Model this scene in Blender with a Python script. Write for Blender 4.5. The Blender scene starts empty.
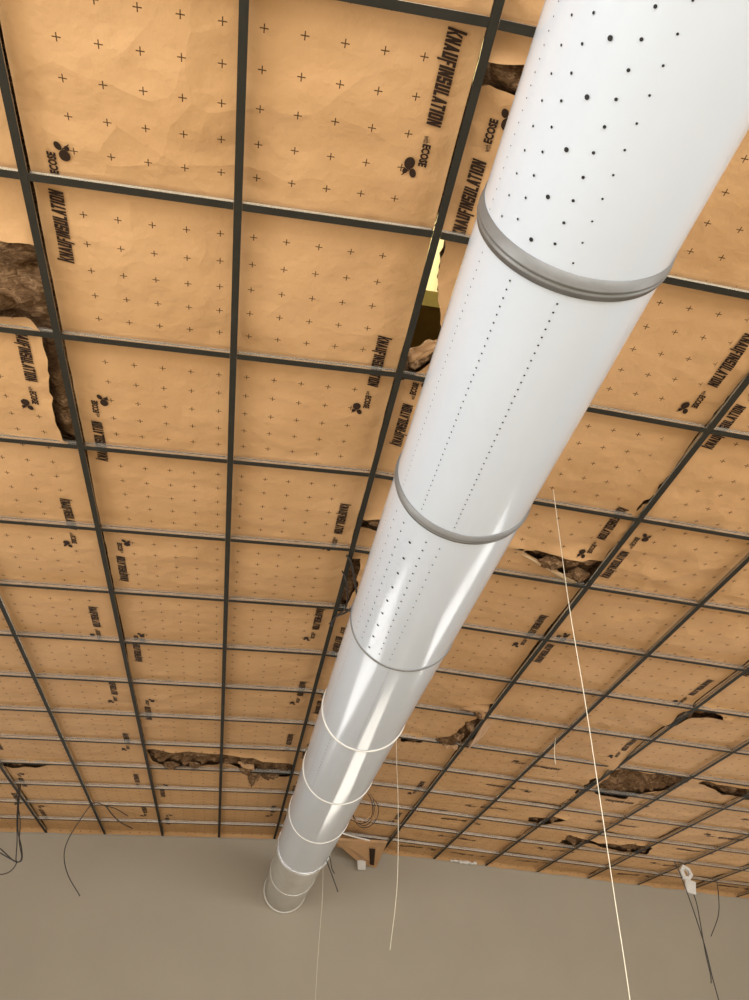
import bpy, bmesh, math, random
from mathutils import Vector, Matrix, noise
from math import sin, cos, pi, radians, atan2, exp, floor

random.seed(7)
scene = bpy.context.scene
COL = scene.collection

# ------------------------------------------------------------------ camera
S = 0.6                      # one ceiling module in metres
CAMZ = 1.6
X0, Y0, Z0, AN = 0.5893, 1.2749, 3.4377, 0.0456      # ridge runner: offset from the camera in modules, slope
cam_d = bpy.data.cameras.new('camera'); cam = bpy.data.objects.new('camera', cam_d); COL.objects.link(cam)
rt = Vector((0.98542048, -0.16679232, 0.03356768)); dn = Vector((0.12638116, 0.58551408, -0.80075031)); fw = Vector((0.11390466, 0.79331808, 0.59805698))
M4 = Matrix(((rt.x, -dn.x, -fw.x, 0), (rt.y, -dn.y, -fw.y, 0), (rt.z, -dn.z, -fw.z, CAMZ), (0, 0, 0, 1)))
cam.matrix_world = M4
cam_d.sensor_fit = 'AUTO'; cam_d.sensor_width = 36; cam_d.lens = 36 * 773.1 / 1000
cam_d.clip_start = 0.02; cam_d.clip_end = 100
scene.camera = cam

# ------------------------------------------------------------------ view, world, daylight
vs = scene.view_settings
vs.view_transform = 'Standard'; vs.look = 'None'; vs.gamma = 1; vs.use_curve_mapping = False
vs.exposure = 0.0
world = bpy.data.worlds.new('world'); scene.world = world; world.use_nodes = True
bg = world.node_tree.nodes['Background']; bg.inputs[0].default_value = (0.95, 0.97, 1.0, 1); bg.inputs[1].default_value = 2.0

WALL_Y = S * (Y0 + 13.96)
XL, XR, YB = -5.2, 8.6, -4.4         # room extents


def daylight(name, loc, rot, sx, sy, power, color=(1, 0.985, 0.955)):
    d = bpy.data.lights.new(name, 'AREA'); d.shape = 'RECTANGLE'; d.size = sx; d.size_y = sy
    d.energy = power; d.color = color
    o = bpy.data.objects.new(name, d); COL.objects.link(o); o.location = loc; o.rotation_euler = rot
    return o


# daylight entering through the openings of the room
daylight('daylight_back', (1.7, YB - 0.12, 1.5), (radians(90), 0, 0), 11.0, 2.6, 690)
daylight('daylight_left', (XL - 0.12, -0.3, 1.35), (0, radians(-90), 0), 2.2, 4.6, 235)
daylight('daylight_right', (XR + 0.12, 0.2, 1.35), (0, radians(90), 0), 2.2, 4.6, 140)
FARWIN = [(-3.6, -1.2), (0.65, 1.75), (3.6, 6.6)]
for a, b in FARWIN:
    daylight('daylight_far', ((a + b) / 2, WALL_Y + 0.2, 1.11), (radians(-90), 0, 0), b - a, 1.82, 8.0 * (b - a), (1, .80, .45) if 0 < a < 1 else (1, .91, .77))


# ------------------------------------------------------------------ materials
def new_mat(name):
    m = bpy.data.materials.new(name); m.use_nodes = True
    nt = m.node_tree
    return m, nt, nt.nodes['Principled BSDF']


def N(nt, t, **kw):
    n = nt.nodes.new(t)
    for k, v in kw.items():
        setattr(n, k, v)
    return n


def mth(nt, op, a, b=None, c=None):
    n = nt.nodes.new('ShaderNodeMath'); n.operation = op
    for i, v in enumerate((a, b, c)):
        if v is None: continue
        if isinstance(v, (int, float)): n.inputs[i].default_value = v
        else: nt.links.new(v, n.inputs[i])
    return n.outputs[0]


def simple(name, col, rough=0.5, metal=0.0, var=0.0, scale=8.0, bump=0.0, bscale=30.0, spec=0.5):
    m, nt, p = new_mat(name)
    p.inputs['Base Color'].default_value = (*col, 1); p.inputs['Roughness'].default_value = rough
    p.inputs['Metallic'].default_value = metal; p.inputs['Specular IOR Level'].default_value = spec
    tc = N(nt, 'ShaderNodeTexCoord')
    if var:
        nz = N(nt, 'ShaderNodeTexNoise'); nz.inputs['Scale'].default_value = scale; nz.inputs['Detail'].default_value = 5
        nt.links.new(tc.outputs['Object'], nz.inputs['Vector'])
        r = N(nt, 'ShaderNodeValToRGB')
        r.color_ramp.elements[0].position = .3; r.color_ramp.elements[1].position = .7
        r.color_ramp.elements[0].color = (*[max(0, c * (1 - var)) for c in col], 1)
        r.color_ramp.elements[1].color = (*[min(1, c * (1 + var)) for c in col], 1)
        nt.links.new(nz.outputs['Fac'], r.inputs['Fac']); nt.links.new(r.outputs['Color'], p.inputs['Base Color'])
    if bump:
        nz = N(nt, 'ShaderNodeTexNoise'); nz.inputs['Scale'].default_value = bscale; nz.inputs['Detail'].default_value = 6
        nt.links.new(tc.outputs['Object'], nz.inputs['Vector'])
        b = N(nt, 'ShaderNodeBump'); b.inputs['Strength'].default_value = bump; b.inputs['Distance'].default_value = 0.01
        nt.links.new(nz.outputs['Fac'], b.inputs['Height']); nt.links.new(b.outputs['Normal'], p.inputs['Normal'])
    return m


def paper_mat(name, phu, phv):
    """Kraft facing printed with a square lattice of small crosses (uv in modules)."""
    m, nt, p = new_mat(name)
    uv = N(nt, 'ShaderNodeUVMap'); uv.uv_map = 'UVMap'
    sp = N(nt, 'ShaderNodeSeparateXYZ'); nt.links.new(uv.outputs['UV'], sp.inputs[0])
    u, v = sp.outputs[0], sp.outputs[1]
    PU, PV = 0.1695, 0.1687
    gu = mth(nt, 'DIVIDE', mth(nt, 'SUBTRACT', u, phu - PU / 2), PU)
    gv = mth(nt, 'DIVIDE', mth(nt, 'SUBTRACT', v, phv - PV / 2), PV)
    du = mth(nt, 'MULTIPLY', mth(nt, 'ABSOLUTE', mth(nt, 'SUBTRACT', mth(nt, 'FRACT', gu), .5)), PU)
    dv = mth(nt, 'MULTIPLY', mth(nt, 'ABSOLUTE', mth(nt, 'SUBTRACT', mth(nt, 'FRACT', gv), .5)), PV)
    ARM, TH = 0.0185, 0.0026
    a1 = mth(nt, 'MULTIPLY', mth(nt, 'LESS_THAN', du, ARM), mth(nt, 'LESS_THAN', dv, TH))
    a2 = mth(nt, 'MULTIPLY', mth(nt, 'LESS_THAN', du, TH), mth(nt, 'LESS_THAN', dv, ARM))
    cr = mth(nt, 'MAXIMUM', a1, a2)
    ok = mth(nt, 'MULTIPLY', mth(nt, 'GREATER_THAN', u, 0.16), mth(nt, 'LESS_THAN', u, 1.80))
    cr = mth(nt, 'MULTIPLY', mth(nt, 'MULTIPLY', cr, ok), 0.93)
    tc = N(nt, 'ShaderNodeTexCoord')
    n1 = N(nt, 'ShaderNodeTexNoise'); n1.inputs['Scale'].default_value = 2.2; n1.inputs['Detail'].default_value = 6
    nt.links.new(tc.outputs['Object'], n1.inputs['Vector'])
    r = N(nt, 'ShaderNodeValToRGB')
    r.color_ramp.elements[0].position = .3; r.color_ramp.elements[1].position = .72
    r.color_ramp.elements[0].color = (0.52, 0.302, 0.136, 1); r.color_ramp.elements[1].color = (0.61, 0.368, 0.180, 1)
    nt.links.new(n1.outputs['Fac'], r.inputs['Fac'])
    mx = N(nt, 'ShaderNodeMix', data_type='RGBA')
    nt.links.new(cr, mx.inputs[0]); nt.links.new(r.outputs['Color'], mx.inputs[6]); mx.inputs[7].default_value = (0.045, 0.018, 0.006, 1)
    nt.links.new(mx.outputs[2], p.inputs['Base Color'])
    p.inputs['Roughness'].default_value = 0.6; p.inputs['Specular IOR Level'].default_value = 0.12
    # creases
    mp = N(nt, 'ShaderNodeMapping'); mp.inputs['Scale'].default_value = (1.2, 2.6, 1); mp.inputs['Rotation'].default_value = (0, 0, .5)
    nt.links.new(tc.outputs['Object'], mp.inputs['Vector'])
    n2 = N(nt, 'ShaderNodeTexNoise'); n2.noise_type = 'RIDGED_MULTIFRACTAL' if hasattr(n2, 'noise_type') else n2.noise_type
    n2.inputs['Scale'].default_value = 3.0; n2.inputs['Detail'].default_value = 3
    nt.links.new(mp.outputs[0], n2.inputs['Vector'])
    n3 = N(nt, 'ShaderNodeTexNoise'); n3.inputs['Scale'].default_value = 14; n3.inputs['Detail'].default_value = 4
    nt.links.new(tc.outputs['Object'], n3.inputs['Vector'])
    n4 = N(nt, 'ShaderNodeTexNoise'); n4.inputs['Scale'].default_value = 2.0; n4.inputs['Detail'].default_value = 2
    nt.links.new(tc.outputs['Object'], n4.inputs['Vector'])
    wv = N(nt, 'ShaderNodeVectorMath', operation='SCALE'); wv.inputs['Scale'].default_value = .35; nt.links.new(n4.outputs['Color'], wv.inputs[0])
    wa = N(nt, 'ShaderNodeVectorMath', operation='ADD'); nt.links.new(wv.outputs[0], wa.inputs[0]); nt.links.new(tc.outputs['Object'], wa.inputs[1])
    vo = N(nt, 'ShaderNodeTexVoronoi'); vo.inputs['Scale'].default_value = 5.0; nt.links.new(wa.outputs[0], vo.inputs['Vector'])
    n5 = N(nt, 'ShaderNodeTexNoise'); n5.inputs['Scale'].default_value = .9; n5.inputs['Detail'].default_value = 2
    nt.links.new(tc.outputs['Object'], n5.inputs['Vector'])
    mk = N(nt, 'ShaderNodeMapRange'); mk.inputs[1].default_value = .42; mk.inputs[2].default_value = .7; nt.links.new(n5.outputs['Fac'], mk.inputs[0])
    crum = mth(nt, 'MULTIPLY', mth(nt, 'MULTIPLY', vo.outputs['Distance'], mk.outputs[0]), .9)
    hh = mth(nt, 'ADD', mth(nt, 'MULTIPLY', n2.outputs['Fac'], .25), mth(nt, 'MULTIPLY', n3.outputs['Fac'], .35))
    b = N(nt, 'ShaderNodeBump'); b.inputs['Strength'].default_value = 0.6; b.inputs['Distance'].default_value = 0.035
    nt.links.new(mth(nt, 'ADD', hh, crum), b.inputs['Height']); nt.links.new(b.outputs['Normal'], p.inputs['Normal'])
    return m


M = {}
M['flange'] = simple('dark_tee_paint', (0.030, 0.027, 0.020), 0.7, 0.0, .12, 10, spec=.15)
M['web'] = simple('galvanised_tee', (0.66, 0.63, 0.56), 0.27, 0.9, .04, 6)
M['ink'] = simple('print_ink', (0.030, 0.015, 0.008), 0.7, spec=.2)
M['white_film'] = simple('white_duct_paint', (0.60, 0.66, 0.745), 0.13, 0.0, .015, 3, spec=0.75)
M['hole'] = simple('perforation_shade', (0.012, 0.012, 0.014), 0.7)  # painted shade: stands in for the unlit inside of the perforations
M['bead'] = simple('duct_bead_steel', (0.19, 0.19, 0.188), 0.5, 0.35, .1, 12)
M['galv'] = simple('duct_bare_steel', (0.50, 0.49, 0.45), 0.3, 0.15, .08, 9)
M['foil'] = simple('aluminium_foil', (0.70, 0.70, 0.70), 0.42, 0.85, .1, 25, .5, 60)
M['rim'] = simple('duct_end_rim', (0.78, 0.76, 0.70), 0.4, 0.2, .05, 8)
M['wall'] = simple('grey_plaster', (0.355, 0.310, 0.24), 0.75, 0, .03, 1.5, .05, 60, spec=.25)
M['plain'] = simple('pale_plaster', (0.40, 0.37, 0.32), 0.8, 0, .03, 1.5, .05, 60, spec=.25)
M['floor'] = simple('concrete_floor', (0.62, 0.56, 0.45), 0.55, 0, .10, 1.2, .1, 40)
M['deck'] = simple('roof_deck_timber', (0.34, 0.29, 0.11), 0.8, 0, .2, 4)
M['frame'] = simple('window_frame_paint', (0.25, 0.25, 0.25), 0.4, .3, .05, 6)
M['cable'] = simple('black_cable', (0.025, 0.02, 0.017), 0.5, 0, .1, 20)
M['string'] = simple('white_twine', (0.72, 0.66, 0.52), 0.7, 0, .1, 60)
M['plastic'] = simple('white_plastic', (0.62, 0.59, 0.54), 0.4, 0, .06, 14)
M['trim'] = simple('pale_wall_angle', (0.40, 0.355, 0.295), 0.7, 0, .05, 14)
M['kraft'] = simple('kraft_plain', (0.50, 0.29, 0.14), 0.5, 0, .12, 5, .3, 25)
M['kraft_back'] = simple('kraft_pale_back', (0.62, 0.45, 0.27), 0.6, 0, .15, 8, .4, 30)


def wool_mat():
    m, nt, p = new_mat('brown_glass_wool')
    tc = N(nt, 'ShaderNodeTexCoord')
    mp = N(nt, 'ShaderNodeMapping'); mp.inputs['Scale'].default_value = (5, 14, 9)
    nt.links.new(tc.outputs['Object'], mp.inputs['Vector'])
    n1 = N(nt, 'ShaderNodeTexNoise'); n1.inputs['Scale'].default_value = 3.5; n1.inputs['Detail'].default_value = 9
    n1.inputs['Roughness'].default_value = .75; n1.inputs['Distortion'].default_value = 1.6
    nt.links.new(mp.outputs[0], n1.inputs['Vector'])
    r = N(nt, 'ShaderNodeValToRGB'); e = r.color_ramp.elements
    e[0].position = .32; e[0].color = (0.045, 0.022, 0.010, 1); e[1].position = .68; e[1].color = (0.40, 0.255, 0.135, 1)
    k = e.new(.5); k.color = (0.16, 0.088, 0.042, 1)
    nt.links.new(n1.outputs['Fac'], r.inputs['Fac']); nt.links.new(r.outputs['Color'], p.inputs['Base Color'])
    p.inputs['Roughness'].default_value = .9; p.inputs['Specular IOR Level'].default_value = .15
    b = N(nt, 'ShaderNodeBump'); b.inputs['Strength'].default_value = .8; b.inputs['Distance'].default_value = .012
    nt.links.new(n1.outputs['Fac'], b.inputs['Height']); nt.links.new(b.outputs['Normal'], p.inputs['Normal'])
    return m


M['wool'] = wool_mat()


def sheet_mat():
    m, nt, p = new_mat('skylight_sheet')
    out = nt.nodes['Material Output']
    d = N(nt, 'ShaderNodeBsdfDiffuse'); d.inputs[0].default_value = (0.8, 0.66, 0.34, 1)
    t = N(nt, 'ShaderNodeBsdfTranslucent'); t.inputs[0].default_value = (0.95, 0.74, 0.32, 1)
    nz = N(nt, 'ShaderNodeTexNoise'); nz.inputs['Scale'].default_value = 9
    r = N(nt, 'ShaderNodeMapRange'); r.inputs[3].default_value = .55; r.inputs[4].default_value = .95
    nt.links.new(nz.outputs['Fac'], r.inputs[0])
    mx = N(nt, 'ShaderNodeMixShader'); nt.links.new(r.outputs[0], mx.inputs[0])
    nt.links.new(d.outputs[0], mx.inputs[1]); nt.links.new(t.outputs[0], mx.inputs[2]); nt.links.new(mx.outputs[0], out.inputs['Surface'])
    return m


M['sheet'] = sheet_mat()


def glass_mat():
    m, nt, p = new_mat('window_glass')
    p.inputs['Base Color'].default_value = (.95, .97, .97, 1); p.inputs['Roughness'].default_value = 0.02
    p.inputs['Transmission Weight'].default_value = 1.0; p.inputs['IOR'].default_value = 1.05
    return m


M['glass'] = glass_mat()


# ------------------------------------------------------------------ helpers
def link(name, me, mats=(), parent=None):
    o = bpy.data.objects.new(name, me); COL.objects.link(o)
    for m in mats: me.materials.append(m)
    if parent: o.parent = parent
    return o


def mesh(name, verts, faces, mats=(), parent=None, smooth=False, mi=None):
    me = bpy.data.meshes.new(name); me.from_pydata([tuple(v) for v in verts], [], faces); me.update()
    if smooth: me.polygons.foreach_set('use_smooth', [True] * len(me.polygons))
    o = link(name, me, mats, parent)
    if mi: me.polygons.foreach_set('material_index', mi)
    return o


def from_bm(name, bm, mats=(), parent=None, smooth=False):
    bmesh.ops.recalc_face_normals(bm, faces=bm.faces)
    me = bpy.data.meshes.new(name); bm.to_mesh(me); bm.free()
    if smooth: me.polygons.foreach_set('use_smooth', [True] * len(me.polygons))
    return link(name, me, mats, parent)


def bx(bm, x0, x1, y0, y1, z0, z1):
    v = [bm.verts.new(p) for p in ((x0, y0, z0), (x1, y0, z0), (x1, y1, z0), (x0, y1, z0), (x0, y0, z1), (x1, y0, z1), (x1, y1, z1), (x0, y1, z1))]
    for f in ((0, 3, 2, 1), (4, 5, 6, 7), (0, 1, 5, 4), (1, 2, 6, 5), (2, 3, 7, 6), (3, 0, 4, 7)):
        bm.faces.new([v[i] for i in f])


def tag(o, label, cat, group=None, kind=None):
    o['label'] = label; o['category'] = cat
    if group: o['group'] = group
    if kind: o['kind'] = kind
    return o


def structure(o):
    o['kind'] = 'structure'
    return o


def empty(name, loc=(0, 0, 0), rot=(0, 0, 0)):
    o = bpy.data.objects.new(name, None); o.empty_display_size = .05; COL.objects.link(o); o.location = loc; o.rotation_euler = rot
    return o


def spline(pts, n=8):
    P = [Vector(p) for p in pts]
    if len(P) < 3: return P
    Q = [P[0] * 2 - P[1]] + P + [P[-1] * 2 - P[-2]]
    out = []
    for i in range(1, len(Q) - 2):
        a, b, c, d = Q[i - 1:i + 3]
        for k in range(n):
            t = k / n
            out.append(0.5 * ((2 * b) + (c - a) * t + (2 * a - 5 * b + 4 * c - d) * t * t + (3 * b - a - 3 * c + d) * t ** 3))
    out.append(P[-1])
    return out


def tube_data(pts, r, seg=8, verts=None, faces=None):
    verts = [] if verts is None else verts; faces = [] if faces is None else faces
    base = len(verts); nrm = None
    for i, p in enumerate(pts):
        t = (pts[min(i + 1, len(pts) - 1)] - pts[max(i - 1, 0)]).normalized()
        if nrm is None:
            nrm = t.orthogonal().normalized()
        nrm = (nrm - t * nrm.dot(t)).normalized(); bn = t.cross(nrm)
        for k in range(seg):
            a = 2 * pi * k / seg
            verts.append(p + (nrm * cos(a) + bn * sin(a)) * r)
    for i in range(len(pts) - 1):
        for k in range(seg):
            a = base + i * seg + k; b = base + i * seg + (k + 1) % seg
            faces.append((a, b, b + seg, a + seg))
    faces.append(tuple(base + k for k in range(seg))[::-1]); e = base + (len(pts) - 1) * seg
    faces.append(tuple(e + k for k in range(seg)))
    return verts, faces


def tube(name, pts, r, mat, parent=None, seg=8, n=8):
    v, f = tube_data(spline(pts, n), r, seg)
    return mesh(name, v, f, (mat,), parent, True)


def C(c, r, h=0.0):
    """Ceiling grid coordinates (column, row, height above the tees' underside in metres) to world."""
    return Vector((S * (X0 + (c - 2) * cos(AN)), S * (Y0 + r), CAMZ + S * (Z0 - abs(c - 2) * sin(AN)) + h))


camq = M4.inverted()


def px(p):
    q = camq @ Vector(p)
    if q.z > -0.05: return None
    return (374.5 + 773.1 * q.x / -q.z, 500 - 773.1 * q.y / -q.z)


def seen(pts, m=40):
    for p in pts:
        a = px(p)
        if a and -m < a[0] < 749 + m and -m < a[1] < 1000 + m: return True
    return False


ORD = ['zeroth', 'first', 'second', 'third', 'fourth', 'fifth', 'sixth', 'seventh', 'eighth', 'ninth', 'tenth', 'eleventh', 'twelfth', 'thirteenth', 'fourteenth', 'fifteenth', 'sixteenth', 'seventeenth', 'eighteenth']

# ------------------------------------------------------------------ the room
bm = bmesh.new(); bx(bm, XL - .3, XR + .3, YB - .3, WALL_Y + .3, -.12, 0); structure(from_bm('floor', bm, (M['floor'],)))


def wall_x(name, y0, y1, x0, x1, openings, top, mat):
    """Wall in the x direction with window openings (x0, x1, z0, z1)."""
    bm = bmesh.new(); xs = x0
    for a, b, z0, z1 in openings:
        bx(bm, xs, a, y0, y1, 0, top)
        if z0 > 0: bx(bm, a, b, y0, y1, 0, z0)
        bx(bm, a, b, y0, y1, z1, top); xs = b
    bx(bm, xs, x1, y0, y1, 0, top)
    bmesh.ops.remove_doubles(bm, verts=bm.verts, dist=1e-5)
    return structure(from_bm(name, bm, (mat,)))


def wall_y(name, x0, x1, y0, y1, openings, top, mat):
    bm = bmesh.new(); ys = y0
    for a, b, z0, z1 in openings:
        bx(bm, x0, x1, ys, a, 0, top)
        if z0 > 0: bx(bm, x0, x1, a, b, 0, z0)
        bx(bm, x0, x1, a, b, z1, top); ys = b
    bx(bm, x0, x1, ys, y1, 0, top)
    return structure(from_bm(name, bm, (mat,)))


TOP = 4.15
wall_x('wall_far', WALL_Y, WALL_Y + .15, XL, XR, [(a, b, .2, 2.02) for a, b in FARWIN], TOP, M['wall'])
wall_x('wall_back', YB - .15, YB, XL, XR, [(-3.7, 7.1, .2, 2.8)], TOP, M['plain'])
wall_y('wall_left', XL - .15, XL, YB, WALL_Y, [(-2.7, 2.1, .3, 2.4)], TOP, M['plain'])
wall_y('wall_right', XR, XR + .15, YB, WALL_Y, [(-2.1, 2.5, .3, 2.4)], TOP, M['plain'])
wn = 0


def window(x0, x1, y0, y1, z0, z1, along):
    global wn
    wn += 1
    bm = bmesh.new(); t = .05
    L0, L1 = (x0, x1) if along == 'x' else (y0, y1)
    n = max(1, round((L1 - L0) / 1.3))
    def b(a0, a1, c0, c1):
        if along == 'x': bx(bm, a0, a1, y0, y1, c0, c1)
        else: bx(bm, x0, x1, a0, a1, c0, c1)
    b(L0, L1, z0, z0 + t); b(L0, L1, z1 - t, z1)
    for i in range(n + 1):
        p = L0 + (L1 - L0 - t) * i / n; b(p, p + t, z0 + t, z1 - t)
    structure(from_bm('window_%d' % wn, bm, (M['frame'],)))


for a, b in FARWIN: window(a, b, WALL_Y + .05, WALL_Y + .1, .2, 2.02, 'x')
window(-3.7, 7.1, YB - .1, YB - .05, .2, 2.8, 'x')
window(XL - .1, XL - .05, -2.7, 2.1, .3, 2.4, 'y')
window(XR + .05, XR + .1, -2.1, 2.5, .3, 2.4, 'y')

# roof deck above the insulation, with a translucent sheet over the gap beside the duct
ZR = 4.15
SK = (-2.2, 4.2, 0.5, 2.02)  # sheet stretched unseen past the gap so light fills the roof void
bm = bmesh.new()
bx(bm, XL - .3, SK[0], YB - .3, WALL_Y + .3, ZR, ZR + .1); bx(bm, SK[1], XR + .3, YB - .3, WALL_Y + .3, ZR, ZR + .1)
bx(bm, SK[0], SK[1], YB - .3, SK[2], ZR, ZR + .1); bx(bm, SK[0], SK[1], SK[3], WALL_Y + .3, ZR, ZR + .1)
structure(from_bm('ceiling', bm, (M['deck'],)))
bm = bmesh.new()
nx = 500
for i in range(nx):      # corrugated sheet
    xa = SK[0] - .1 + (SK[1] - SK[0] + .2) * i / nx; xb = SK[0] - .1 + (SK[1] - SK[0] + .2) * (i + 1) / nx
    za = ZR + .125 + .012 * sin(xa * 2 * pi / .076); zb = ZR + .125 + .012 * sin(xb * 2 * pi / .076)
    bm.faces.new([bm.verts.new(p) for p in ((xa, SK[2] - .1, za), (xb, SK[2] - .1, zb), (xb, SK[3] + .1, zb), (xa, SK[3] + .1, za))])
bmesh.ops.remove_doubles(bm, verts=bm.verts, dist=1e-5)
wn += 1
structure(from_bm('window_%d' % wn, bm, (M['sheet'],), None, True))

# pale angle trim along the top of the far wall
for n, (c0, c1) in enumerate(((-6.6, 2.0), (2.0, 14.3))):
    a, b = C(c0, 13.93, -.004), C(c1, 13.93, -.004)
    bm = bmesh.new(); vs_ = []
    for p in (a, b):
        y1 = WALL_Y - .001
        vs_.append([bm.verts.new(q) for q in ((p.x, y1 - .014, p.z), (p.x, y1, p.z), (p.x, y1, p.z + .022), (p.x, y1 - .002, p.z + .022), (p.x, y1 - .002, p.z + .002), (p.x, y1 - .014, p.z + .002))])
    for k in range(6):
        bm.faces.new([vs_[0][k], vs_[0][(k + 1) % 6], vs_[1][(k + 1) % 6], vs_[1][k]])
    bm.faces.new(vs_[0][::-1]); bm.faces.new(vs_[1])
    structure(from_bm('trim_%d' % (n + 1), bm, (M['trim'],)))


# ------------------------------------------------------------------ ceiling grid
def tee_meshes(name, L, top):
    bm = bmesh.new(); bx(bm, -L / 2, L / 2, -.012, .012, 0, .0016); bmesh.ops.recalc_face_normals(bm, faces=bm.faces)
    fl = bpy.data.meshes.new(name + '_flange'); bm.to_mesh(fl); bm.free(); fl.materials.append(M['flange'])
    bm = bmesh.new()
    prof = [(-.0014, .0017), (.0014, .0017), (.0014, top - .009), (.0046, top - .007), (.0046, top), (-.0046, top), (-.0046, top - .007), (-.0014, top - .009)]
    A = [bm.verts.new((-L / 2, y, z)) for y, z in prof]; B = [bm.verts.new((L / 2, y, z)) for y, z in prof]
    for k in range(8): bm.faces.new([A[k], A[(k + 1) % 8], B[(k + 1) % 8], B[k]])
    bm.faces.new(A[::-1]); bm.faces.new(B); bmesh.ops.recalc_face_normals(bm, faces=bm.faces)
    wb = bpy.data.meshes.new(name + '_web'); bm.to_mesh(wb); bm.free(); wb.materials.append(M['web'])
    return fl, wb


R0G, R1G = -3.0, 13.92
mfl, mwb = tee_meshes('main_runner', S * (R1G - R0G), .028)
cfl, cwb = tee_meshes('cross_tee', S - .0255, .030)


def tee(name, fl, wb, loc, rot):
    r = empty(name, loc, rot)
    for n, me in (('flange', fl), ('web', wb)):
        o = bpy.data.objects.new(n, me); COL.objects.link(o); o.parent = r
    return r


def runner_name(c):
    if c == 2: return 'running just left of the white duct'
    if c == 3: return 'mostly hidden above the white duct'
    if c < 2: return '%s to the left of the white duct' % (['', 'second', 'third', 'fourth', 'fifth', 'sixth', 'seventh'][2 - c])
    return '%s to the right of the white duct' % (ORD[c - 3])


for c in range(-4, 13):
    if not seen([C(c, r) for r in [x * .25 for x in range(-8, 56)]], 60): continue
    sl = 0 if c == 2 else (-AN if c < 2 else AN)
    r = tee('main_runner', mfl, mwb, C(c, (R0G + R1G) / 2), (0, 0, 0))
    r.rotation_euler = (Matrix.Rotation(sl, 3, 'Y') @ Matrix.Rotation(pi / 2, 3, 'Z')).to_euler()
    tag(r, 'long dark ceiling grid runner ' + runner_name(c), 'ceiling runner', 'long runners of the ceiling grid')


def bay_name(c):
    if c == 2: return 'in the bay above the duct'
    if c == 1: return 'in the bay next left of duct'
    if c < 2: return 'in the %s bay left of duct' % ORD[2 - c]
    if c == 3: return 'in the bay next right of duct'
    return 'in the %s bay right of duct' % ORD[c - 2]


for c in range(-5, 13):
    for r_ in range(-2, 14):
        if not seen([C(c + t, r_) for t in (0, .25, .5, .75, 1)], 30): continue
        sl = -AN if c < 2 else AN
        k = 14 - r_
        r = tee('cross_tee', cfl, cwb, C(c + .5, r_), (0, sl, 0))
        rown = 'nearest the grey wall' if k == 1 else '%s row from the grey wall' % ORD[k]
        tag(r, 'cross tee %s, %s' % (rown, bay_name(c)), 'ceiling tee', 'cross tees of the ceiling grid')


# ------------------------------------------------------------------ insulation
def nz(x, y, z=0.0): return noise.noise(Vector((x, y, z)))


def paper_h(c, r, seed, wr=1.0):
    fc, fr = c - floor(c), r - floor(r)
    k = .5 + .5 * nz(floor(c) * 3.1 + .5, floor(r) * 2.7 + .5, seed)
    bul = (.002 + .012 * k) * sin(pi * fc) ** .8 * sin(pi * fr) ** .8
    w = .0035 * nz(c * 2.1 + 3, r * 4.3, seed + 2) + .0028 * nz(c * 5 + r * 3.0, r * 7 - c * 4, seed + 5) + .0015 * nz(c * 13, r * 15, seed + 9)
    ed = min(1, min(fc, 1 - fc) / .06, min(fr, 1 - fr) / .06)
    return .038 - bul + w * wr * (.35 + .65 * ed) - (.034 * min(1, max(0, r - 13.86) / .07))


def sdf(poly, x, y):
    """Signed distance to a polygon, negative inside."""
    d = 1e9; ins = False; n = len(poly)
    for i in range(n):
        ax, ay = poly[i]; bx_, by = poly[(i + 1) % n]
        ex, ey = bx_ - ax, by - ay; t = ((x - ax) * ex + (y - ay) * ey) / (ex * ex + ey * ey + 1e-12)
        t = max(0, min(1, t)); qx, qy = ax + ex * t - x, ay + ey * t - y
        d = min(d, qx * qx + qy * qy)
        if (ay > y) != (by > y) and x < (bx_ - ax) * (y - ay) / (by - ay) + ax: ins = not ins
    d = math.sqrt(d)
    return -d if ins else d


def hole_val(holes, c, r, rag=.02):
    v = 9.0
    for hp, box in holes:
        if box[0] - .3 < c < box[1] + .3 and box[2] - .3 < r < box[3] + .3:
            v = min(v, sdf(hp, c, r))
    if v < .2: v += rag * nz(c * 9, r * 9, 4.4) + rag * .6 * nz(c * 25, r * 25, 8.4)
    return v


def boxed(holes):
    return [(h, (min(p[0] for p in h), max(p[0] for p in h), min(p[1] for p in h), max(p[1] for p in h))) for h in holes]


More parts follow.
